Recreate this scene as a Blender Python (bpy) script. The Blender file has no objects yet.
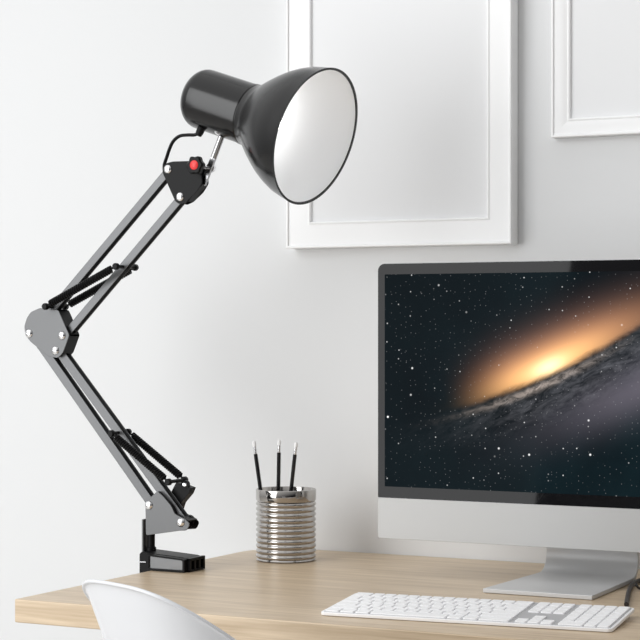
import bpy, bmesh, math, random
from mathutils import Vector, Matrix
random.seed(7)
C = bpy.context.scene.collection
SC = bpy.context.scene

# ------------------------------------------------------------------ camera
F = 1924.0
TH = math.radians(27.35)
CT, ST = math.cos(TH), math.sin(TH)
DZ = 0.75                     # desk top height
CZ = DZ + 0.43                # camera height
cam = bpy.data.objects.new('camera', bpy.data.cameras.new('camera'))
C.objects.link(cam)
cam.location = (0, 0, CZ)
cam.rotation_euler = (math.pi/2, 0, TH)
cam.data.sensor_width = 36
cam.data.lens = 36*F/640
cam.data.shift_y = 6/640
cam.data.clip_start = 0.05
SC.camera = cam

# ------------------------------------------------------------------ world and lights
w = bpy.data.worlds.new('world'); SC.world = w; w.use_nodes = True
wn = w.node_tree; wn.nodes.clear()
wo = wn.nodes.new('ShaderNodeOutputWorld'); wb = wn.nodes.new('ShaderNodeBackground')
wt = wn.nodes.new('ShaderNodeTexCoord'); wd = wn.nodes.new('ShaderNodeVectorMath'); wd.operation = 'DOT_PRODUCT'
wr = wn.nodes.new('ShaderNodeValToRGB')
wm = wn.nodes.new('ShaderNodeMath'); wm.operation = 'MULTIPLY_ADD'; wm.inputs[1].default_value = 0.5; wm.inputs[2].default_value = 0.5
wd.inputs[1].default_value = Vector((-0.36, -0.12, 0.92)).normalized()
wn.links.new(wt.outputs['Generated'], wd.inputs[0]); wn.links.new(wd.outputs['Value'], wm.inputs[0])
wn.links.new(wm.outputs[0], wr.inputs[0]); wn.links.new(wr.outputs[0], wb.inputs[0]); wn.links.new(wb.outputs[0], wo.inputs[0])
wr.color_ramp.elements[0].position = 0.42; wr.color_ramp.elements[0].color = (0.04, 0.04, 0.043, 1)
wr.color_ramp.elements[1].position = 0.95; wr.color_ramp.elements[1].color = (1.5, 1.5, 1.5, 1)
wb.inputs[1].default_value = 0.70

def area(name, loc, target, sx, sy, power, color=(1, 1, 1), roll=0.0):
    l = bpy.data.lights.new(name, 'AREA'); l.shape = 'RECTANGLE'; l.size = sx; l.size_y = sy
    l.energy = power; l.color = color
    o = bpy.data.objects.new(name, l); C.objects.link(o)
    o.location = loc
    q = (Vector(target)-Vector(loc)).to_track_quat('-Z', 'Y')
    o.rotation_euler = (q.to_matrix() @ Matrix.Rotation(roll, 3, 'Z')).to_euler()
    return o
area('daylight_window', (-2.93, 0.55, 1.90), (-1.30, 3.1, 1.90), 2.0, 2.9, 69, (0.985, 0.995, 1.0), math.radians(-8.5))
SC.view_settings.view_transform = 'Standard'
SC.view_settings.look = 'None'
SC.view_settings.gamma = 1.0
SC.view_settings.use_curve_mapping = False
SC.view_settings.exposure = 0.0

# ------------------------------------------------------------------ helpers
def P(px, py, Y):
    """the point on the vertical plane y = Y that the photo shows at px, py"""
    dx = (px-320)/F
    vx, vy = CT*dx-ST, ST*dx+CT
    t = Y/vy
    return Vector((vx*t, Y, CZ-(py-326)/F*t))

def mat(name, base, rough=0.5, metal=0.0, coat=0.0, spec=0.5, **k):
    m = bpy.data.materials.new(name); m.use_nodes = True
    b = m.node_tree.nodes['Principled BSDF']
    b.inputs['Base Color'].default_value = (*base, 1)
    b.inputs['Roughness'].default_value = rough
    b.inputs['Metallic'].default_value = metal
    b.inputs['Coat Weight'].default_value = coat
    b.inputs['Specular IOR Level'].default_value = spec
    return m

def noise_bump(m, scale, dist, strength=0.3, stretch=(1, 1, 1)):
    nt = m.node_tree; b = nt.nodes['Principled BSDF']
    tc = nt.nodes.new('ShaderNodeTexCoord'); mp = nt.nodes.new('ShaderNodeMapping'); mp.inputs['Scale'].default_value = stretch
    n = nt.nodes.new('ShaderNodeTexNoise'); n.inputs['Scale'].default_value = scale; n.inputs['Detail'].default_value = 4
    bp = nt.nodes.new('ShaderNodeBump'); bp.inputs['Distance'].default_value = dist; bp.inputs['Strength'].default_value = strength
    nt.links.new(tc.outputs['Object'], mp.inputs[0]); nt.links.new(mp.outputs[0], n.inputs['Vector'])
    nt.links.new(n.outputs[0], bp.inputs['Height']); nt.links.new(bp.outputs[0], b.inputs['Normal'])
    return m

class V:
    """tiny node-maths wrapper"""
    def __init__(s, nt, sock): s.nt, s.s = nt, sock
    def op(s, o, *a):
        n = s.nt.nodes.new('ShaderNodeMath'); n.operation = o
        for i, x in enumerate((s,)+a):
            if isinstance(x, V): s.nt.links.new(x.s, n.inputs[i])
            else: n.inputs[i].default_value = x
        return V(s.nt, n.outputs[0])
    def __add__(s, o): return s.op('ADD', o)
    __radd__ = __add__
    def __sub__(s, o): return s.op('SUBTRACT', o)
    def __rsub__(s, o): return (s*-1)+o
    def __mul__(s, o): return s.op('MULTIPLY', o)
    __rmul__ = __mul__
    def __truediv__(s, o): return s.op('DIVIDE', o)
    def exp(s): return s.op('EXPONENT')
    def abs(s): return s.op('ABSOLUTE')
    def pos(s): return s.op('MAXIMUM', 0.0)
    def sat(s):
        r = s*1.0; r.s.node.use_clamp = True; return r
    def step(s, a, b):
        n = s.nt.nodes.new('ShaderNodeMapRange'); n.interpolation_type = 'SMOOTHSTEP'
        s.nt.links.new(s.s, n.inputs[0]); n.inputs[1].default_value = a; n.inputs[2].default_value = b
        return V(s.nt, n.outputs[0])

class MB:
    def __init__(s): s.bm = bmesh.new()
    def box(s, x0, x1, y0, y1, z0, z1):
        v = [s.bm.verts.new((x, y, z)) for x in (x0, x1) for y in (y0, y1) for z in (z0, z1)]
        for f in ((0, 1, 3, 2), (4, 6, 7, 5), (0, 4, 5, 1), (2, 3, 7, 6), (0, 2, 6, 4), (1, 5, 7, 3)):
            s.bm.faces.new([v[i] for i in f])
        return s
    def prism(s, pts, y0, y1):
        """pts: list of points in an XZ plane, extruded from y0 to y1"""
        a = [s.bm.verts.new((p[0], y0, p[-1])) for p in pts]
        b = [s.bm.verts.new((p[0], y1, p[-1])) for p in pts]
        n = len(pts)
        s.bm.faces.new(a); s.bm.faces.new(b[::-1])
        for i in range(n): s.bm.faces.new([a[i], b[i], b[(i+1) % n], a[(i+1) % n]])
        return s
    def loft(s, rings, close=True, caps=True):
        R = [[s.bm.verts.new(p) for p in r] for r in rings]
        n = len(R[0])
        for a, b in zip(R, R[1:]):
            for i in range(n if close else n-1):
                s.bm.faces.new([a[i], a[(i+1) % n], b[(i+1) % n], b[i]])
        if caps and close:
            s.bm.faces.new(R[0][::-1]); s.bm.faces.new(R[-1])
        return s
    def tube(s, path, r, n=10, caps=True):
        path = [Vector(p) for p in path]; rings = []
        up = None
        for i, p in enumerate(path):
            t = (path[min(i+1, len(path)-1)]-path[max(i-1, 0)]).normalized()
            if up is None:
                up = t.orthogonal().normalized()
            up = (up-t*up.dot(t)).normalized(); sd = t.cross(up)
            rr = r[i] if isinstance(r, (list, tuple)) else r
            rings.append([p+(up*math.cos(q)+sd*math.sin(q))*rr for q in [2*math.pi*k/n for k in range(n)]])
        return s.loft(rings, True, caps)
    def lathe(s, prof, org, axis, n=48, close_prof=False):
        """prof: (r, t) with t measured along axis from org"""
        org = Vector(org); ax = Vector(axis).normalized(); u = ax.orthogonal().normalized(); v = ax.cross(u)
        rings = []
        for r, t in prof:
            if r < 1e-6: rings.append([s.bm.verts.new(org+ax*t)])
            else: rings.append([s.bm.verts.new(org+ax*t+(u*math.cos(q)+v*math.sin(q))*r) for q in [2*math.pi*k/n for k in range(n)]])
        pairs = list(zip(rings, rings[1:]))
        if close_prof: pairs.append((rings[-1], rings[0]))
        for a, b in pairs:
            for i in range(n):
                j = (i+1) % n
                if len(a) == 1 and len(b) == 1: continue
                if len(a) == 1: s.bm.faces.new([a[0], b[j], b[i]])
                elif len(b) == 1: s.bm.faces.new([a[i], a[j], b[0]])
                else: s.bm.faces.new([a[i], a[j], b[j], b[i]])
        return s
    def build(s, name, m, parent=None, bevel=0.0, seg=2, angle=35, loc=None):
        bmesh.ops.recalc_face_normals(s.bm, faces=s.bm.faces)
        me = bpy.data.meshes.new(name); s.bm.to_mesh(me); s.bm.free()
        me.materials.append(m)
        for p in me.polygons: p.use_smooth = True
        me.set_sharp_from_angle(angle=math.radians(angle))
        o = bpy.data.objects.new(name, me); C.objects.link(o)
        if parent is not None:
            o.parent = parent
            # meshes are written in world space: move them into the parent's frame
            root = parent; M = Matrix.Identity(4)
            while root is not None:
                M = root.matrix_basis @ M; root = root.parent
            me.transform(M.inverted())
        if bevel:
            b = o.modifiers.new('bevel', 'BEVEL'); b.width = bevel; b.segments = seg; b.limit_method = 'ANGLE'; b.angle_limit = math.radians(30)
            b.harden_normals = True
        return o

def thing(name, label, cat, loc=(0, 0, 0), rz=0, group=None, rot=None):
    o = bpy.data.objects.new(name, None); C.objects.link(o)
    o.location = loc; o.rotation_euler = rot if rot else (0, 0, rz); o.empty_display_size = 0.05
    o['label'] = label; o['category'] = cat
    if group: o['group'] = group
    return o
def tag(o, label, cat, group=None):
    o['label'] = label; o['category'] = cat
    if group: o['group'] = group
    return o
def struct(o): o['kind'] = 'structure'; return o

# ------------------------------------------------------------------ materials
M_wall = noise_bump(mat('wall_paint', (0.755, 0.762, 0.768), 0.75, spec=0.2), 60, 0.001, 0.15)
M_floor = mat('floor_paint', (0.62, 0.60, 0.57), 0.5)
M_frame = mat('frame_white', (0.95, 0.952, 0.955), 0.4, spec=0.4)
M_canvas = mat('panel_white', (0.87, 0.876, 0.886), 0.8, spec=0.2)
M_blk = mat('black_paint', (0.007, 0.007, 0.0075), 0.36, spec=0.12)
M_shade = mat('black_satin_paint', (0.005, 0.005, 0.0053), 0.2, spec=0.5)
M_tube = mat('dark_grey_tube', (0.13, 0.132, 0.136), 0.36, metal=0.5)
M_plate = mat('grey_bracket', (0.125, 0.127, 0.13), 0.36, metal=0.5)
M_chrome = mat('chrome', (0.85, 0.85, 0.86), 0.12, metal=1)
M_rod = mat('dull_chrome', (0.42, 0.42, 0.43), 0.22, metal=1)
M_lin = mat('shade_lining_white', (0.87, 0.875, 0.88), 0.5)
M_red = mat('red_plastic', (0.75, 0.02, 0.02), 0.35)
M_cup = mat('polished_steel', (0.47, 0.45, 0.43), 0.08, metal=1)
M_alu = mat('aluminium', (0.45, 0.455, 0.455), 0.42, metal=0.25)
M_stand = mat('stand_aluminium', (0.60, 0.605, 0.61), 0.36, metal=0.15)
M_bez = mat('black_glass', (0.003, 0.003, 0.004), 0.03, spec=0.20)
M_key = mat('key_white', (0.93, 0.93, 0.94), 0.45)
M_kb = mat('keyboard_white', (0.90, 0.90, 0.91), 0.4)
M_cable = mat('dark_cable', (0.025, 0.02, 0.02), 0.4)
M_chair = mat('white_plastic', (0.70, 0.71, 0.735), 0.25, coat=0.2)
M_pencil = mat('black_lacquer', (0.008, 0.008, 0.009), 0.25)
M_fer = mat('ferrule', (0.75, 0.75, 0.76), 0.25, metal=0.9)
M_eras = mat('eraser', (0.88, 0.88, 0.88), 0.7)
M_wleg = mat('beech', (0.55, 0.40, 0.25), 0.45)

def wood():
    m = mat('pale_oak', (0.6, 0.45, 0.32), 0.34, spec=0.45); nt = m.node_tree; b = nt.nodes['Principled BSDF']
    tc = nt.nodes.new('ShaderNodeTexCoord')
    def nz(scale, stretch, detail=5, dist=0.0):
        mp = nt.nodes.new('ShaderNodeMapping'); mp.inputs['Scale'].default_value = stretch
        n = nt.nodes.new('ShaderNodeTexNoise'); n.inputs['Scale'].default_value = scale; n.inputs['Detail'].default_value = detail
        n.inputs['Distortion'].default_value = dist
        nt.links.new(tc.outputs['Object'], mp.inputs[0]); nt.links.new(mp.outputs[0], n.inputs['Vector']); return V(nt, n.outputs[0])
    g = nz(14, (0.35, 5, 5), 6, 0.6)*0.55 + nz(60, (0.12, 5, 5), 3)*0.30 + nz(3, (1, 1, 1), 2)*0.15
    r = nt.nodes.new('ShaderNodeValToRGB'); nt.links.new(g.s, r.inputs[0])
    e = r.color_ramp.elements
    e[0].position = 0.34; e[0].color = (0.45, 0.335, 0.215, 1)
    e[1].position = 0.62; e[1].color = (0.665, 0.53, 0.375, 1)
    nt.links.new(r.outputs[0], b.inputs['Base Color'])
    return m
M_wood = wood()

# ------------------------------------------------------------------ room
YW = 3.285
struct(MB().box(-7, 4, YW, YW+0.12, 0, 3.0).build('wall_back', M_wall))
struct(MB().box(-7, 4, -2.5, YW, -0.1, 0).build('floor', M_floor))

# ------------------------------------------------------------------ picture frames
def picture_frame(x0, x1, z0, z1, dep, fw, label):
    o = thing('picture_frame', label, 'picture frame', ((x0+x1)/2, YW, z0))
    yf = YW-dep
    def ring(i, y): return [(x0+i, y, z0+i), (x1-i, y, z0+i), (x1-i, y, z1-i), (x0+i, y, z1-i)]
    # outer side, thin lip, sloping face, inner lip, step down to the panel
    prof = [(0, YW-0.001), (0, yf+0.001), (0.001, yf), (0.0035, yf), (0.0055, yf+0.003), (fw*0.45, yf+0.004),
            (fw-0.006, yf+0.0075), (fw-0.003, yf+0.006), (fw-0.001, yf+0.007), (fw, yf+0.013), (fw, YW-0.001)]
    MB().loft([ring(*p) for p in prof], True, False).build('moulding', M_frame, o, angle=20)
    MB().box(x0+fw-0.003, x1-fw+0.003, yf+0.0125, YW-0.003, z0+fw-0.003, z1-fw+0.003).build('panel', M_canvas, o)
    return o
a = P(286, 248, 3.25); b = P(511, 244, 3.25)
picture_frame(a.x, b.x, (a.z+b.z)/2, a.z+0.66, 0.035, 0.050, 'large empty white picture frame hanging on the wall behind the desk lamp')
a = P(551, 137.5, 3.265)
picture_frame(a.x, a.x+0.46, a.z, a.z+0.55, 0.020, 0.034, 'smaller white picture frame with a narrow moulding, hanging above the monitor')

# ------------------------------------------------------------------ desk
XL, YF, YB = -1.820, 2.471, YW-0.002
desk = thing('desk', 'pale oak desk standing against the white wall', 'desk', (XL, YF, 0))
pts = [(XL, YF), (0.0, YF), (0.0, YB)]
rc = 0.10
for k in range(9):
    q = math.pi/2+k*math.pi/16
    pts.append((XL+rc+rc*math.cos(q), YB-rc+rc*math.sin(q)))
mb = MB()
mb.loft([[(x, y, DZ-0.037) for x, y in pts], [(x, y, DZ) for x, y in pts]])
mb.build('desktop', M_wood, desk, bevel=0.0022, seg=2)
for (lx, ly) in ((XL+0.25, YF+0.12), (XL+0.25, YB-0.12), (-0.12, YF+0.12), (-0.12, YB-0.12)):
    MB().box(lx-0.025, lx+0.025, ly-0.025, ly+0.025, 0, DZ-0.037).build('leg', M_wood, desk, bevel=0.003)

# ------------------------------------------------------------------ monitor
YM = 2.98
tl = P(378, 263.5, YM); bl = P(378, 497, YM); cb = P(379, 538, YM)
mx0, mz1, mzb, mz0 = tl.x, tl.z, bl.z, cb.z
MW = 0.675; mx1 = mx0+MW; mcx = (mx0+mx1)/2
mon = thing('computer_monitor', 'large silver desktop computer monitor showing an orange galaxy, on a bent metal stand', 'monitor', (mcx, YM+0.1, DZ))
def rrect(x0, x1, z0, z1, r, y, rb=None, n=5):
    out = []
    rb = r if rb is None else rb
    for (cx, cz, q0, rr) in ((x1, z1, 0, r), (x0, z1, 90, r), (x0, z0, 180, rb), (x1, z0, 270, rb)):
        sx = -1 if cx == x1 else 1; sz = -1 if cz == z1 else 1
        for k in range(n+1):
            q = math.radians(q0+90*k/n)
            out.append((cx+sx*rr+rr*math.cos(q), y, cz+sz*rr+rr*math.sin(q)))
    return out
# curved aluminium back shell
rings = [rrect(mx0, mx1, mz0, mz1, 0.012, YM+0.002, 0.004)]
rings.append(rrect(mx0, mx1, mz0, mz1, 0.012, YM+0.008, 0.004))
for k in range(1, 9):
    t = k/8; i = 0.30*t**1.2; 
    rings.append(rrect(mx0+i, mx1-i, mz0+i*0.62, mz1-i*0.62, 0.012+0.02*t, YM+0.008+0.062*math.sin(t*math.pi/2)))
MB().loft(rings).build('back_shell', M_alu, mon)
MB().loft([rrect(mx0, mx1, mz0, mzb-0.0003, 0.002, YM-0.0005, 0.004), rrect(mx0, mx1, mz0, mzb-0.0003, 0.002, YM+0.0025, 0.004)]).build('chin', M_alu, mon, bevel=0.0006)
bz = MB().loft([rrect(mx0+0.0005, mx1-0.0005, mzb, mz1-0.0008, 0.012, YM-0.001, 0.0005), rrect(mx0+0.0005, mx1-0.0005, mzb, mz1-0.0008, 0.012, YM+0.002, 0.0005)]).build('glass_bezel', M_bez, mon)
# the lit picture
def galaxy(x0, z0):
    m = mat('galaxy_screen', (0.002, 0.002, 0.003), 0.06, spec=0.012); nt = m.node_tree; b = nt.nodes['Principled BSDF']
    tc = nt.nodes.new('ShaderNodeTexCoord'); sp = nt.nodes.new('ShaderNodeSeparateXYZ'); nt.links.new(tc.outputs['Object'], sp.inputs[0])
    X, Z = V(nt, sp.outputs[0]), V(nt, sp.outputs[2])
    core = P(548, 362, YM); L0 = P(466, 403, YM); R0 = P(640, 322, YM)
    ang = math.atan2(R0.z-L0.z, R0.x-L0.x)
    ca, sa = math.cos(ang), math.sin(ang)
    ox, oz = core.x-x0, core.z-z0
    dx, dz = X-ox, Z-oz
    S = dx*ca+dz*sa; T = dz*ca-dx*sa
    def comb(x, y, z=0.0):
        n = nt.nodes.new('ShaderNodeCombineXYZ')
        for i, q in enumerate((x, y, z)):
            if isinstance(q, V): nt.links.new(q.s, n.inputs[i])
            else: n.inputs[i].default_value = q
        return n.outputs[0]
    def nz(vec, scale, detail=5, rough=0.6, dist=0.0):
        n = nt.nodes.new('ShaderNodeTexNoise'); nt.links.new(vec, n.inputs['Vector']); n.inputs['Scale'].default_value = scale
        n.inputs['Detail'].default_value = detail; n.inputs['Roughness'].default_value = rough; n.inputs['Distortion'].default_value = dist
        return V(nt, n.outputs[0])
    def gauss(a, sa_, b_, sb): return ((a/sa_)*(a/sa_)*-1+(b_/sb)*(b_/sb)*-1).exp()
    st = comb(S*1.0, T*3.2)
    n1 = nz(st, 16, 8, 0.68, 0.8); n2 = nz(comb(S*1.0, T*2.2, 3.0), 38, 6, 0.7, 1.2); n3 = nz(comb(X, Z, 9.0), 3.5, 3, 0.5)
    bend = T+S*S*-0.42+0.022                      # lower rim of the bright bulge, curved like the dust ring
    rim = (bend+(n1-0.5)*0.016).step(-0.006, 0.010)
    # bulge half-width shrinks toward the left tip
    tip = (S+0.200).step(0.0, 0.15)
    glow = gauss(S+0.0, 0.160, T-0.002, 0.031)*rim*tip
    halo = gauss(S-0.02, 0.18, T-0.006, 0.048)*rim*tip
    corec = gauss(S, 0.090, T+0.008, 0.022)*rim
    hot = gauss(S+0.002, 0.030, T+0.008, 0.013)*rim
    # dust lanes below
    tl_ = T-S*S*0.42+0.050
    lane = gauss(S-0.05, 0.17, tl_, 0.030)
    streak = (n1-0.44).pos()*2.6; fine = (n2-0.38).pos()*2.2
    dusty = lane*(streak*0.55+fine*0.55)*(1.0-rim*0.85)
    edge = gauss(S+0.02, 0.105, bend+0.011, 0.0055)*(fine*1.2+0.15)
    far = gauss(S-0.16, 0.17, T+0.100, 0.040)
    base = nz(comb(X, Z, 1.0), 6, 4, 0.55)
    # stars
    def stars(scale, th, r, off):
        n = nt.nodes.new('ShaderNodeTexVoronoi'); n.inputs['Scale'].default_value = scale; n.voronoi_dimensions = '2D'
        nt.links.new(comb(X+off, Z+off*0.7), n.inputs['Vector'])
        d = V(nt, n.outputs['Distance'])
        cs = nt.nodes.new('ShaderNodeSeparateColor'); nt.links.new(n.outputs['Color'], cs.inputs[0])
        pick = V(nt, cs.outputs[0]).step(th, 1.0)
        return (1.0-d.step(0.0, r))*pick
    star = stars(44, 0.70, 0.075, 0.0)*0.9 + stars(19, 0.66, 0.050, 0.37)*1.8 + stars(110, 0.40, 0.12, 0.11)*0.22
    star = star*(1.0-(glow*1.6).sat())
    vig = gauss(X-0.30, 0.46, Z-0.185, 0.36)*0.75+0.25
    Rr = base*0.010*vig+0.001 + glow*0.66 + halo*0.20 + corec*0.75 + hot*0.35 + dusty*0.27 + edge*0.85 + far*0.13
    Gg = base*0.030*vig+0.002 + glow*0.285+ halo*0.105 + corec*0.46 + hot*0.55 + dusty*0.265+ edge*0.70 + far*0.11
    Bb = base*0.036*vig+0.003 + glow*0.10+ halo*0.085 + corec*0.13 + hot*0.45 + dusty*0.29+ edge*0.60 + far*0.135
    dark = 1.0-lane*(1.0-(streak).sat())*0.55*(1.0-rim)
    Rr, Gg, Bb = Rr*dark+star, Gg*dark+star, Bb*dark+star
    cc = nt.nodes.new('ShaderNodeCombineColor')
    for i, q in enumerate((Rr, Gg, Bb)): nt.links.new(q.s, cc.inputs[i])
    nt.links.new(cc.outputs[0], b.inputs['Emission Color']); b.inputs['Emission Strength'].default_value = 1.0
    return m
sx0, sx1, sz0, sz1 = mx0+0.0135, mx1-0.0135, mzb+0.019, mz1-0.019
M_screen = galaxy(mcx, DZ)      # the screen's mesh is expressed in the monitor's frame
M_screen_obj = MB().box(sx0, sx1, YM-0.0016, YM+0.001, sz0, sz1).build('screen', M_screen, mon)
M_screen_obj['label'] = 'lit screen with a tilted orange galaxy and stars'
# stand: one bent plate, foot then upright
sA = (-1.211, -1.026)
bcx, bw = -1.0985, 0.0925
yf0, yb0, tk = 2.873, 3.135, 0.0075
prof = [(yf0, DZ+0.001), (yf0, DZ+0.006)]
inner, outer = [], []
R1 = 0.03
inner.append((yf0, DZ+0.0075)); outer.append((yf0, DZ+0.0005))
for k in range(8):
    q = -math.pi/2+k/7*math.pi/2*1.10
    inner.append((yb0-R1-tk+R1*math.cos(q), DZ+0.0085+R1+R1*math.sin(q)))
    outer.append((yb0-R1-tk+(R1+tk)*math.cos(q), DZ+0.0085+R1+(R1+tk)*math.sin(q)))
q = math.pi/2*0.10
dy, dz = -math.sin(q), math.cos(q)
for L in (0.03, 0.06, 0.09, 0.12):
    inner.append((inner[8][0]+dy*L*(1+L*2), inner[8][1]+dz*L)); outer.append((outer[8][0]+dy*L*(1+L*2), outer[8][1]+dz*L))
poly = outer+inner[::-1]
def taper(y, z, sd):
    k = min(max((y-yf0)/(yb0-yf0), 0), 1) if z < DZ+0.04 else 1
    return (bcx+0.0025*k+sd*(bw-0.0105*k), y, z)
MB().loft([[taper(y, z, -1) for y, z in poly], [taper(y, z, 1) for y, z in poly]]).build('stand', M_stand, mon, bevel=0.0012)
MB().box(bcx-0.03, bcx+0.03, YM+0.055, inner[-1][0]+0.006, inner[-1][1]-0.05, inner[-1][1]+0.01).build('hinge', M_stand, mon, bevel=0.003)

# ------------------------------------------------------------------ keyboard
KW, KD, RISE, KYAW = 0.440, 0.155, 0.009, 0.102
kb = thing('computer_keyboard', 'slim white full-size computer keyboard lying on the desk in front of the monitor', 'keyboard', (-1.3125, 2.5365, DZ), rot=(0, 0, KYAW))
kt = math.atan2(RISE, KD)
KM = kb.matrix_basis.copy()
K2 = Matrix.Translation((0, 0, 0.0005)) @ Matrix.Rotation(kt, 4, 'X')
def kbuild(mb, name, m, parent, bevel=0.0, local=True):
    o = mb.build(name, m, None, bevel=bevel)
    o.data.transform(K2); o.parent = parent
    return o
def rr2(x0, x1, y0, y1, r, z, n=4):
    return [(p[0], p[2], z) for p in rrect(x0, x1, y0, y1, r, 0, n=n)]
mb = MB(); mb.loft([rr2(0, KW, 0, KD, 0.008, 0.0), rr2(0, KW, 0, KD, 0.008, 0.005)])
body = kbuild(mb, 'body', M_kb, kb, bevel=0.001)
deck = kbuild(MB().loft([rr2(0.004, KW-0.004, 0.004, KD-0.004, 0.005, 0.0049), rr2(0.004, KW-0.004, 0.004, KD-0.004, 0.005, 0.0053)]), 'deck', mat('keyboard_deck', (0.46, 0.46, 0.47), 0.5), kb)
for fx in (0.03, KW-0.03):
    fo = MB().tube([(fx, KD-0.014, 0.0), (fx, KD-0.014, RISE+0.002)], 0.006, 12).build('foot', M_kb); fo.parent = kb
U = 0.0190; V_ = KD-0.010
rh = V_/6
keymesh = {}
def keym(wd, dp):
    k = (round(wd, 4), round(dp, 4))
    if k not in keymesh:
        mb = MB(); g = 0.0011
        mb.loft([rr2(-wd/2+g, wd/2-g, -dp/2+g*1.2, dp/2-g*1.2, 0.002, 0), rr2(-wd/2+g*1.3, wd/2-g*1.3, -dp/2+g*1.6, dp/2-g*1.6, 0.002, 0.0022)])
        bmesh.ops.recalc_face_normals(mb.bm, faces=mb.bm.faces)
        me = bpy.data.meshes.new('key'); mb.bm.to_mesh(me); mb.bm.free(); me.materials.append(M_key)
        keymesh[k] = me
    return keymesh[k]
def row_keys(r):
    rows = [
        [1.25, 1.25, 1.25, 6.25, 1.25, 1.25, 2.5],
        [2.25]+[1]*10+[2.75], [1.75]+[1]*11+[2.25], [1.5]+[1]*12+[1.5], [1]*13+[2], [1.5]+[1]*12+[1.5]]
    out = []; x = 0
    for wd in rows[r]: out.append((x+wd/2, wd, 1)); x += wd
    if r == 0: out += [(15.35+.5+i, 1, 1) for i in range(3)]
    if r == 1: out += [(16.85, 1, 1)]
    if r >= 3: out += [(15.85+i, 1, 1) for i in range(3)]
    n0 = 18.7
    if r == 0: out += [(n0+1, 2, 1), (n0+2.5, 1, 1)]
    elif r == 1: out += [(n0+.5+i, 1, 1) for i in range(3)]
    else: out += [(n0+.5+i, 1, 1) for i in range(4)]
    return out
sc = (KW-0.010)/22.7
fn = MB()
for r in range(6):
    for i, (x, wd, hh) in enumerate(row_keys(r)):
        cx, cy = 0.005+x*sc, 0.005+(r+.5)*rh
        if r == 5 and i < 9:
            g = 0.0011; a_, b_ = cx-wd*sc/2, cx+wd*sc/2
            fn.loft([rr2(a_+g, b_-g, cy-rh/2+g, cy+rh/2-g, 0.002, 0.005), rr2(a_+g*1.3, b_-g*1.3, cy-rh/2+g*1.5, cy+rh/2-g*1.5, 0.002, 0.0072)])
            continue
        o = bpy.data.objects.new('key', keym(wd*sc, rh)); C.objects.link(o); o.parent = kb
        o.matrix_basis = K2 @ Matrix.Translation((cx, cy, 0.005))
o = bpy.data.objects.new('key', keym(sc, rh*2)); C.objects.link(o); o.parent = kb
o.matrix_basis = K2 @ Matrix.Translation((0.005+(18.7+3.5)*sc, 0.005+rh, 0.005))
fo = kbuild(fn, 'function_keys', M_key, kb); fo['kind'] = 'stuff'

# ------------------------------------------------------------------ cables on the desk
def D(px, py, z=0.0):
    d = (CZ-DZ-z)*F/(py-326); lat = (px-320)/F*d
    return Vector((CT*lat-ST*d, ST*lat+CT*d, DZ+z))
def smooth_path(pts, n=6):
    pts = [Vector(p) for p in pts]; out = []
    for i in range(len(pts)-1):
        p0 = pts[max(i-1, 0)]; p1 = pts[i]; p2 = pts[i+1]; p3 = pts[min(i+2, len(pts)-1)]
        for k in range(n):
            t = k/n
            out.append(0.5*((2*p1)+(p2-p0)*t+(2*p0-5*p1+4*p2-p3)*t*t+(3*p1-p0-3*p2+p3)*t**3))
    out.append(pts[-1]); return out
r_ = 0.0038
cab = MB().tube(smooth_path([D(626.5, 604.5, r_), D(627.5, 598, r_), D(629.5, 590, r_), D(633, 584, r_), D(641, 580, r_), D(652, 578, r_)]), r_, 12).build('power_cable', M_cable)
tag(cab, 'thick dark cable running straight back from the keyboard, past the monitor foot', 'cable')
pts = []
for k in range(40):
    q = k/39*5*math.pi
    b0 = D(634+k*0.6, 588-k*0.06, 0.006)
    pts.append(b0+Vector((0, math.cos(q)*0.006, math.sin(q)*0.004+0.002)))
cab2 = MB().tube(pts, 0.0021, 8).build('coiled_cable', mat('glossy_black_cable', (0.01, 0.01, 0.011), 0.2))
tag(cab2, 'glossy black coiled cable on the desk at the right edge, right of the monitor stand', 'cable')

# ------------------------------------------------------------------ pencil cup and pencils
cb_ = D(286, 560)
CR, CH = 0.0555, 0.131
cup = thing('pencil_cup', 'shiny ribbed steel pencil cup standing near the wall on the desk', 'cup', cb_)
prof = [(0.0, 0.001), (CR-0.004, 0.0), (CR-0.001, 0.002)]
z = 0.004; NR = 11; zt = CH-0.022; stp = (zt-z)/NR
for k in range(NR):
    for t in range(8):
        prof.append((CR-0.0036+0.0036*math.sin(math.pi*(t+0.5)/8)**0.8, z+(k+(t+0.5)/8)*stp))
prof += [(CR-0.001, zt+0.001), (CR, zt+0.003), (CR, CH-0.001), (CR-0.0006, CH), (CR-0.0016, CH), (CR-0.0022, CH-0.001), (CR-0.0035, zt), (CR-0.0035, 0.004), (0, 0.004)]
MB().lathe(prof, cb_, (0, 0, 1), 64).build('cup_body', M_cup, cup, angle=60)
def pencil(top, bodytop, rim, foot, label, rad=0.0038):
    top, bodytop, foot = Vector(top), Vector(bodytop), Vector(foot)
    ax = (top-foot).normalized(); L = (top-foot).length; Lb = (bodytop-foot).length
    o = thing('pencil', label, 'pencil', foot, group='pencils in the steel cup')
    MB().lathe([(0.0004, 0.0), (0.0010, 0.004), (rad, 0.020), (rad, Lb-0.0005), (rad*0.9, Lb), (0, Lb)], foot, ax, 6).build('body', M_pencil, o, angle=20)
    MB().lathe([(0, Lb), (rad*0.72, Lb), (rad*0.80, Lb+0.001), (rad*0.74, Lb+0.004), (rad*0.80, Lb+0.006), (rad*0.76, Lb+0.0135), (0, Lb+0.0135)], foot, ax, 16).build('ferrule', M_fer, o)
    MB().lathe([(0, Lb+0.0135), (rad*0.92, Lb+0.0135), (rad*0.95, L-0.002), (rad*0.6, L), (0, L)], foot, ax, 16).build('eraser', M_eras, o)
yc = cb_.y
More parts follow.
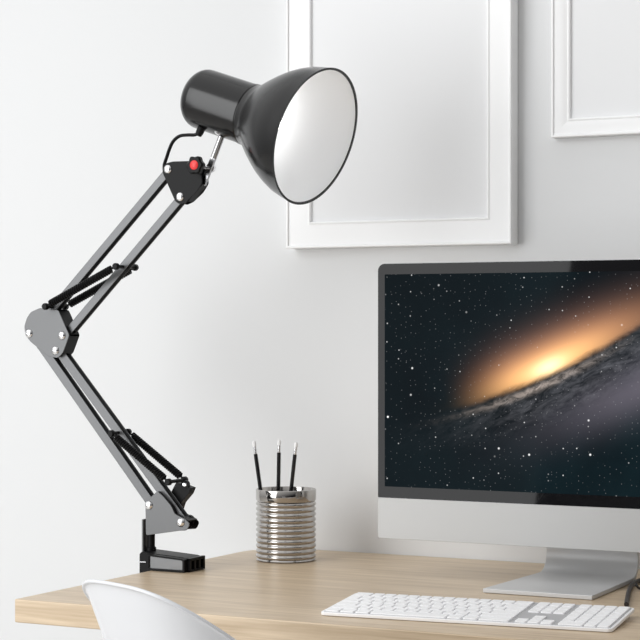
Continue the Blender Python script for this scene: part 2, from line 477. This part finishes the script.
for (tp, bt, lab, yy, ft_) in (
        ((253.8, 441), (255.6, 454), 'black pencil leaning to the left in the steel cup', yc-0.012, (0.012, -0.012)),
        ((279.2, 440), (279, 452.5), 'black pencil standing nearly upright in the middle of the steel cup', yc+0.004, (-0.010, 0.004)),
        ((296.3, 442.5), (295, 454.5), 'black pencil leaning to the right in the steel cup', yc-0.004, (-0.022, -0.022))):
    a = P(*tp, yy); b = P(*bt, yy)
    d = (b-a).normalized()
    t_ = (DZ+0.0052-a.z)/d.z
    foot = a+d*t_
    foot.x = max(min(foot.x, cb_.x+0.046), cb_.x-0.046)
    pencil(a, a+(foot-a).normalized()*((b-a).length), None, foot, lab)

# ------------------------------------------------------------------ desk lamp
YL = 2.905
lamp = thing('desk_lamp', 'black swing-arm desk lamp clamped to the left edge of the desk', 'lamp', P(150, 572, YL))
def bar(p0, p1, wd, dp, yc_):
    """square bar between two points of the plane y = yc_"""
    p0, p1 = Vector(p0), Vector(p1); d = (p1-p0).normalized(); n = Vector((-d.z, 0, d.x))*(wd/2)
    if n.x < 0: n = -n                      # n points to the open side of the folded channel
    w1 = n*(1-2*0.0018/wd)
    mb = MB(); h = dp/2; th = 0.0016
    sec = [(-1, -h), (1, -h), (1, -h+th), (-1+2*0.0018/wd, -h+th), (-1+2*0.0018/wd, h-th), (1, h-th), (1, h), (-1, h)]
    return mb.loft([[Vector((p.x+n.x*k, yc_+y, p.z+n.z*k)) for k, y in sec] for p in (p0, p1)])
YFp = YL-0.016      # front plates
def pp(px, py, Y=None): return P(px, py, YFp if Y is None else Y)
b1, b2, b3 = pp(29.3, 333.5), pp(62.2, 335.5), pp(55.6, 350.5)
t1, t2 = pp(168.3, 169.3, YL-0.0105), pp(180.4, 196.8, YL-0.0105)
g1, g2 = pp(149.2, 505.2), pp(181, 522.4)
TD = 0.016
bar(b1, t1, 0.0145, TD, YL).build('upper_arm_tube', M_tube, lamp, bevel=0.0012)
bar(b2, t2, 0.0145, TD, YL).build('upper_arm_tube', M_tube, lamp, bevel=0.0012)
bar(b1, g1, 0.0165, TD, YL).build('lower_arm_tube', M_tube, lamp, bevel=0.0012)
bar(b3, g2, 0.0165, TD, YL).build('lower_arm_tube', M_tube, lamp, bevel=0.0012)
def rounded(pts, r=0.004, n=4):
    out = []; N = len(pts)
    for i in range(N):
        a, b, c = Vector(pts[i-1]), Vector(pts[i]), Vector(pts[(i+1) % N])
        u, v = (a-b), (c-b); l = min(r, u.length*0.4, v.length*0.4)
        p, q = b+u.normalized()*l, b+v.normalized()*l
        for k in range(n+1):
            t = k/n; out.append(p*(1-t)**2+b*2*t*(1-t)+q*t*t)
    return out
def bracket(name, poly, web, m, webm=None, y0=YFp, y1=YL+0.016, th=0.0022, webth=0.002):
    """two parallel plates joined by a folded web along part of the outline"""
    pts = rounded([pp(*p, Y=y0) for p in poly])
    mb = MB().prism(pts, y0-th/2, y0+th/2)
    MB().prism(pts, y1-th/2, y1+th/2).build('rear_plate', M_blk, lamp, bevel=0.0005, seg=1)
    for (a, b) in web:
        A, B = pp(*a, Y=y0), pp(*b, Y=y0); d = (B-A).normalized(); n = Vector((-d.z, 0, d.x))*(webth/2)
        MB().prism([A+n, B+n, B-n, A-n], y0+th/2, y1-th/2).build('bracket_web', M_blk, lamp)  # black colour paints in the shade on the side of the grey brackets
    return mb.build(name, m, lamp, bevel=0.0005, seg=1)
bracket('elbow_bracket', [(40, 308), (58.5, 310), (65, 325), (69.5, 335), (66, 345), (63, 353), (58, 358), (49, 356.5), (31, 342), (25.5, 335), (24.5, 326), (27, 318), (31, 312)],
        [((58.3, 311), (69, 334.5)), ((68.5, 336), (62.5, 353.5))], M_plate)
bracket('head_bracket', [(166, 163.5), (173, 161.5), (190, 161), (201, 168.5), (202.5, 183), (197, 192), (187, 201.5), (180.5, 204.5), (175.5, 201.5), (163, 173), (162.5, 167)],
        [((202, 184), (187.5, 201))], M_blk, th=0.0026, y0=YL-0.0105, y1=YL+0.0105)
bracket('base_bracket', [(145.5, 503), (150, 498), (157.5, 491), (164, 497), (171.5, 506), (175, 514), (186, 519.5), (190, 524), (187, 530.5), (179, 530.8), (149, 535), (146.2, 535)],
        [((157.5, 492), (171, 505.5)), ((171.5, 506.5), (175, 514)), ((175.5, 514.5), (188, 521))], M_plate)
# pivot discs behind plates
for (p, r) in ((g2, 0.011), (t2, 0.009), (b1, 0.009)):
    MB().lathe([(0, 0), (r, 0), (r, 0.007), (0, 0.007)], (p.x, YL+0.0075, p.z), (0, 1, 0), 24).build('washer', M_blk, lamp)
def bolt(p, r=0.0082):
    q = (p[0], (YL-0.0118 if p is t1 or p is t2 else YFp-0.0011), p[2])
    b = MB().lathe([(0, -0.0010), (r*0.28, -0.0016), (r*0.36, -0.0038), (r*0.55, -0.0036), (r*0.85, -0.0022), (r, -0.0004), (r, 0.0), (0, 0)], q, (0, 1, 0), 20)
    return b.build('bolt', M_chrome, lamp, angle=50)
for p in (b1, b2, b3, t1, t2, g1, g2):
    bolt(p)
# springs: real coils, one on each side of the arms
def spring(p0, p1, y, turns=26, R=0.0056, r=0.0019):
    p0 = Vector((p0.x, y, p0.z)); p1 = Vector((p1.x, y, p1.z)); d = (p1-p0); L = d.length; d.normalize()
    n = Vector((-d.z, 0, d.x)); m_ = Vector((0, 1, 0)); path = []
    a, b = 0.011, L-0.011
    path.append(p0); path.append(p0+d*a*0.8)
    N = turns*10
    for k in range(N+1):
        q = 2*math.pi*k/10
        path.append(p0+d*(a+(b-a)*k/N)+n*math.cos(q)*R+m_*math.sin(q)*R)
    path.append(p1-d*a*0.8); path.append(p1)
    return MB().tube(path, r, 6).build('spring', M_blk, lamp)
YS0, YS1 = YL-0.030, YL+0.032
# upper pair: pixel points read on the front spring
ua, ub = P(45.5, 306.5, YS0), P(116, 266.5, YS0)
la, lb = P(111.5, 433.5, YS0), P(168.5, 482, YS0)
YS1U, YS1 = YS1, YL+0.024
for (a_, b_, tn, YS1) in ((ua, ub, 30, YS1U), (la, lb, 27, YS1)):
    spring(a_, b_, YS0, tn); spring(a_, b_, YS1, tn)
    for e in (a_, b_):
        MB().lathe([(0, -0.005), (0.005, -0.005), (0.0062, -0.003), (0.0062, 0.003), (0.004, 0.004), (0.0032, 0.004), (0.0032, YS1-YS0-0.004), (0.0062, YS1-YS0-0.003), (0.0062, YS1-YS0+0.003), (0.005, YS1-YS0+0.005), (0, YS1-YS0+0.005)],
                   (e.x, YS0, e.z), (0, 1, 0), 16).build('spring_pin', M_blk, lamp, angle=50)
# tabs that carry the lower pins
def tab(name, p, q, wd, y0, y1, m):
    d = (q-p).normalized(); n = Vector((-d.z, 0, d.x))*(wd/2)
    return MB().prism(rounded([p+n-d*wd*.3, q+n+d*wd*.3, q-n+d*wd*.3, p-n-d*wd*.3], 0.003), y0, y1).build(name, m, lamp, bevel=0.0006, seg=1)
YT = YL+0.0085
MB().prism(rounded([P(176, 482.5, YT), P(191, 488, YT), P(188.5, 494, YT), P(181, 503, YT), P(178, 512, YT), P(169, 506, YT), P(170, 494, YT)], 0.0012), YT, YS1+0.002).build('spring_tab', M_blk, lamp, bevel=0.0008, seg=1)
ey = P(189.5, 484, YS1)
MB().lathe([(0, 0), (0.0078, 0), (0.0078, 0.006), (0, 0.006)], (ey.x, YT-0.001, ey.z), (0, 1, 0), 20).build('spring_eye', M_blk, lamp)
MB().lathe([(0, -0.002), (0.0035, -0.0015), (0.0042, 0), (0, 0)], (ey.x, YT-0.001, ey.z), (0, 1, 0), 16).build('spring_rivet', M_chrome, lamp)
tab('spring_tab', Vector((ua.x, 0, ua.z)), pp(50, 318), 0.011, YL-0.012, YL-0.009, M_blk)
tab('spring_tab', Vector((ua.x, 0, ua.z)), pp(50, 318), 0.011, YL+0.009, YL+0.012, M_blk)
# stem and clamp
s0 = P(150, 536, YL-0.004); cbz = DZ
MB().tube([(s0.x, YL, s0.z+0.012), (s0.x, YL, DZ+0.026)], 0.0068, 20).build('stem', M_blk, lamp)
MB().lathe([(0, 0), (0.009, 0), (0.009, 0.006), (0.0072, 0.008), (0, 0.008)], (s0.x, YL, DZ+0.0295), (0, 0, 1), 24).build('stem_collar', M_blk, lamp)
MB().box(s0.x-0.0125, s0.x-0.009, YL-0.012, YL+0.008, DZ+0.028, s0.z+0.03).build('stem_strap', M_plate, lamp, bevel=0.001)
YC0, YC1 = YL-0.040, YL+0.024
xa, xb, xc = P(135.5, 560, YC0).x, P(146, 560, YC0).x, P(184, 560, YC0).x
xa = XL-0.027
# C-shaped body that wraps over the desk edge
cl = [(xa, DZ-0.055), (xa, DZ+0.027), (xa+0.004, DZ+0.031), (xc-0.008, DZ+0.0255), (xc, DZ+0.0235), (xc, DZ+0.0005), (XL-0.0015, DZ+0.0005), (XL-0.0015, DZ-0.0415), (XL+0.045, DZ-0.0415), (XL+0.045, DZ-0.055)]
MB().prism(cl, YC0+0.010, YC1-0.004).build('clamp', M_blk, lamp, bevel=0.0015)
# raised rim round the front face, pale insert inside it
fp = [(XL-0.007, DZ+0.0005), (XL-0.007, DZ+0.029), (xc-0.004, DZ+0.0245), (xc, DZ+0.022), (xc, DZ+0.0005)]
mb = MB()
fi = [(XL-0.001, DZ+0.0045), (XL-0.001, DZ+0.0255), (xc-0.0055, DZ+0.0215), (xc-0.0035, DZ+0.020), (xc-0.0035, DZ+0.0045)]
A = [mb.bm.verts.new((x, YC0, z)) for x, z in fp]; Bv = [mb.bm.verts.new((x, YC0, z)) for x, z in fi]
A2 = [mb.bm.verts.new((x, YC0+0.012, z)) for x, z in fp]; B2 = [mb.bm.verts.new((x, YC0+0.012, z)) for x, z in fi]
for i in range(5):
    j = (i+1) % 5
    mb.bm.faces.new([A[i], A[j], Bv[j], Bv[i]]); mb.bm.faces.new([A[i], A2[i], A2[j], A[j]]); mb.bm.faces.new([Bv[i], Bv[j], B2[j], B2[i]]); mb.bm.faces.new([A2[i], B2[i], B2[j], A2[j]])
mb.build('clamp_rim', M_blk, lamp)
ins = MB().prism(fi, YC0+0.003, YC0+0.011).build('clamp_insert', mat('steel_insert', (0.16, 0.162, 0.165), 0.3, metal=0.6), lamp)
ins['label'] = 'bright steel insert in the clamp face'
# ribs on the end of the jaw
rb = MB()
for k in range(4):
    y0 = YC0+0.010+k*0.0155
    rb.box(xc-0.001, xc+0.006, y0, y0+0.006, DZ+0.0005, DZ+0.024)
rb.box(xc-0.001, xc+0.006, YC0+0.010, YC0+0.0625, DZ+0.0195, DZ+0.0245)
rb.box(xc-0.001, xc+0.006, YC0+0.010, YC0+0.0625, DZ+0.0005, DZ+0.004)
rb.build('jaw_ribs', M_blk, lamp, bevel=0.001)
gr = MB().box(xa-0.0008, XL-0.0075, YC0+0.0085, YC0+0.0105, DZ+0.0125, DZ+0.0142).build('clamp_slot', M_rod, lamp)
MB().tube([(XL+0.03, YL, DZ-0.039), (XL+0.03, YL, DZ-0.11)], 0.005, 14).build('clamp_screw', M_chrome, lamp)
MB().lathe([(0, 0), (0.016, 0), (0.018, 0.004), (0.018, 0.012), (0, 0.014)], (XL+0.03, YL, DZ-0.122), (0, 0, 1), 8).build('clamp_knob', M_blk, lamp, bevel=0.001)

# head: housing, shade, rod, knob, cable
AX = Vector((0.9555, -0.085, -0.322)).normalized()
OP = P(316.2, 136.8, YL)                      # centre of the mouth
def at(t): return OP+AX*t
HL = -0.276
sh_out = [(0.1195, -0.001), (0.1205, 0.0), (0.1190, -0.006), (0.1170, -0.018), (0.1135, -0.034), (0.1070, -0.051), (0.0985, -0.068), (0.0885, -0.084), (0.0780, -0.099), (0.0690, -0.111), (0.0605, -0.121), (0.0570, -0.129), (0.0552, -0.136)]
sh_in = [(r-0.0040, t+0.0) for r, t in sh_out[1:]][::-1]
MB().lathe(sh_out[1:]+[(0.046, -0.136)]+[(max(r, 0.02), t) for r, t in sh_in], OP, AX, 96, True).build('lamp_shade', M_shade, lamp, angle=50)
lin = [(r-0.0042, t-(0.0010 if i == 0 else 0)) for i, (r, t) in enumerate(sh_out[1:])]
lin2 = [(r-0.0012, t) for r, t in lin]
MB().lathe(lin+[(0.0, -0.1375), ], OP, AX, 96).build('shade_lining', M_lin, lamp, angle=60)
CRr = 0.0535
# unseen glow source, added deep in the neck to brighten the lining
M_bulb = mat('added_bulb_glow', (0.9, 0.9, 0.9), 0.4)
M_bulb.node_tree.nodes['Principled BSDF'].inputs['Emission Color'].default_value = (1, 0.995, 0.99, 1)
M_bulb.node_tree.nodes['Principled BSDF'].inputs['Emission Strength'].default_value = 6.6
bp_ = [(0, -0.136), (0.013, -0.136), (0.013, -0.124)]+[(0.022*math.sin(q)+0.0, -0.102-0.022*math.cos(q)) for q in [0.75+k*(math.pi-0.75)/10 for k in range(11)]]
MB().lathe(bp_, OP, AX, 32).build('added_bulb', M_bulb, lamp, angle=60)
hs = [(0, HL)]
for k in range(1, 13):
    q = math.pi/2*k/12
    hs.append((0.010+(CRr-0.010)*math.sin(q)**0.9, HL+0.030*(1-math.cos(q))))
hs += [(CRr, HL+0.05), (CRr, -0.134), (CRr-0.004, -0.131), (0.047, -0.1395), (0, -0.1395)]
MB().lathe(hs, OP, AX, 64).build('lamp_housing', M_shade, lamp, angle=50)
MB().lathe([(CRr-0.002, -0.146), (CRr+0.0012, -0.145), (CRr+0.0012, -0.139), (CRr-0.002, -0.136)], OP, AX, 64).build('housing_collar', M_shade, lamp)
rt, rl = P(221, 138, YL), P(204, 183, YL)
dr = (rl-rt).normalized()
MB().tube([rt-dr*0.003, rt+dr*0.0375], 0.0056, 32).build('swivel_rod', M_rod, lamp, angle=50)
nd = Vector((-dr.z, 0, dr.x))
q0, q1 = rt+dr*0.030, rl+dr*0.004
MB().prism(rounded([q0+nd*0.005, q1+nd*0.005, q1-nd*0.005, q0-nd*0.005], 0.003), YL-0.003, YL+0.003).build('rod_tab', M_rod, lamp, bevel=0.0006)
nut = P(209.5, 168, YL+0.008)
MB().lathe([(0, 0), (0.0085, 0), (0.0085, 0.004), (0.006, 0.008), (0.006, 0.012), (0, 0.012)], (nut.x+0.004, YL+0.003, nut.z), (0, 1, 0), 20).build('wing_nut', M_chrome, lamp, angle=40)
MB().tube([(nut.x, YL-0.02, nut.z), (nut.x, YL+0.018, nut.z)], 0.003, 12).build('knob_bolt', M_chrome, lamp)
hb = P(217.5, 131.5, YL-0.012)
MB().lathe([(0, -0.002), (0.004, -0.002), (0.0085, 0.0), (0.0085, 0.003), (0.006, 0.010), (0, 0.010)], hb, (0.25, 0.75, 0.6), 20).build('hinge_bolt', M_chrome, lamp, angle=40)
# lobed knob with the red cap
kc = P(194, 165, YFp-0.016)
mb = MB(); R0, rings = 0.0155, []
for (k, y) in ((0.86, kc.y), (1.0, kc.y+0.0025), (1.0, kc.y+0.0105), (0.82, kc.y+0.0145)):
    rings.append([(kc.x+R0*k*(1+0.09*math.cos(6*q))*math.cos(q), y, kc.z+R0*k*(1+0.09*math.cos(6*q))*math.sin(q)) for q in [2*math.pi*j/48 for j in range(48)]])
kn = mb.loft(rings).build('knob', M_blk, lamp)
rc_ = MB().lathe([(0, -0.0022), (0.005, -0.0018), (0.0082, -0.0004), (0.0086, 0.001), (0, 0.001)], kc, (0, 1, 0), 24).build('knob_cap', M_red, kn)
rc_['label'] = 'round red cap'
# cable
gm = P(200.5, 130.5, YL-0.004)
MB().lathe([(0, -0.010), (0.0055, -0.010), (0.0070, -0.004), (0.0075, 0.006), (0, 0.008)], gm, (0.45, 0, 0.85), 16).build('cable_grommet', M_blk, lamp)
pth = [P(200.5, 132, YL-0.004), P(195, 134.8, YL-0.004), P(188, 135, YL-0.002), P(180, 136, YL), P(173.5, 141, YL), P(169.5, 149, YL), P(166.5, 158, YL), P(164.3, 165, YL), P(164.5, 171, YL), P(166, 176, YL)]
MB().tube(smooth_path(pth), 0.0031, 10).build('lamp_cable', M_blk, lamp)

# ------------------------------------------------------------------ chair
def chair():
    ox, oy, psi = -1.276, 2.235, 40
    o = thing('shell_chair', 'white moulded plastic shell chair pulled up in front of the desk', 'chair', (ox, oy, 0), math.radians(27.35+psi-90))
    W, TOP, ARM, SEAT, CP, LN = 0.17, 0.854, 0.60, 0.45, 0.62, 0.33
    NU, NV = 48, 20
    def surf(u, v, lip=0.0):
        # u -1..1 round the tub, v 0 (seat) .. 1 (rim); +Y is where the sitter faces
        a = u*math.pi/2
        rimz = ARM+(TOP-ARM)*max(0.0, math.cos(min(abs(u)*1.05, 1)*math.pi/2))**CP
        ww = W*(0.8+0.2*v)+lip
        x = ww*math.copysign(abs(math.sin(a))**0.62, a)
        y = -0.05-0.15*v-lip+(LN+lip)*(1-max(0.0, math.cos(a))**0.7)
        z = SEAT+(rimz-SEAT)*v-lip*0.35
        f = math.sin(min(v*3.4, 1)*math.pi/2)
        cx, cy = 0.0, 0.03
        return Vector((cx+(x-cx)*f, cy+(y-cy)*f, z))
    M = o.matrix_basis
    us = [math.copysign(abs(-1+2*i/NU)**1.25, -1+2*i/NU) for i in range(NU+1)]
    rows = [[M @ surf(u, (j+0.05)/(NV+0.05)) for u in us] for j in range(NV+1)]
    rows.append([M @ surf(u, 1.0, 0.006) for u in us])
    mb = MB(); mb.loft(rows, False, False)
    s = mb.build('shell', M_chair, o, angle=180)
    so = s.modifiers.new('thick', 'SOLIDIFY'); so.thickness = 0.0055; so.offset = 0
    sb = s.modifiers.new('sub', 'SUBSURF'); sb.levels = 1; sb.render_levels = 2
    for sx in (-1, 1):
        for sy in (-1, 1):
            p0 = M @ Vector((sx*0.09, 0.03+sy*0.08, SEAT+0.01)); p1 = M @ Vector((sx*0.20, 0.03+sy*0.19, 0.0))
            MB().tube([p0, p1], [0.014, 0.010], 14).build('leg', M_wleg, o)
    return o
chair()
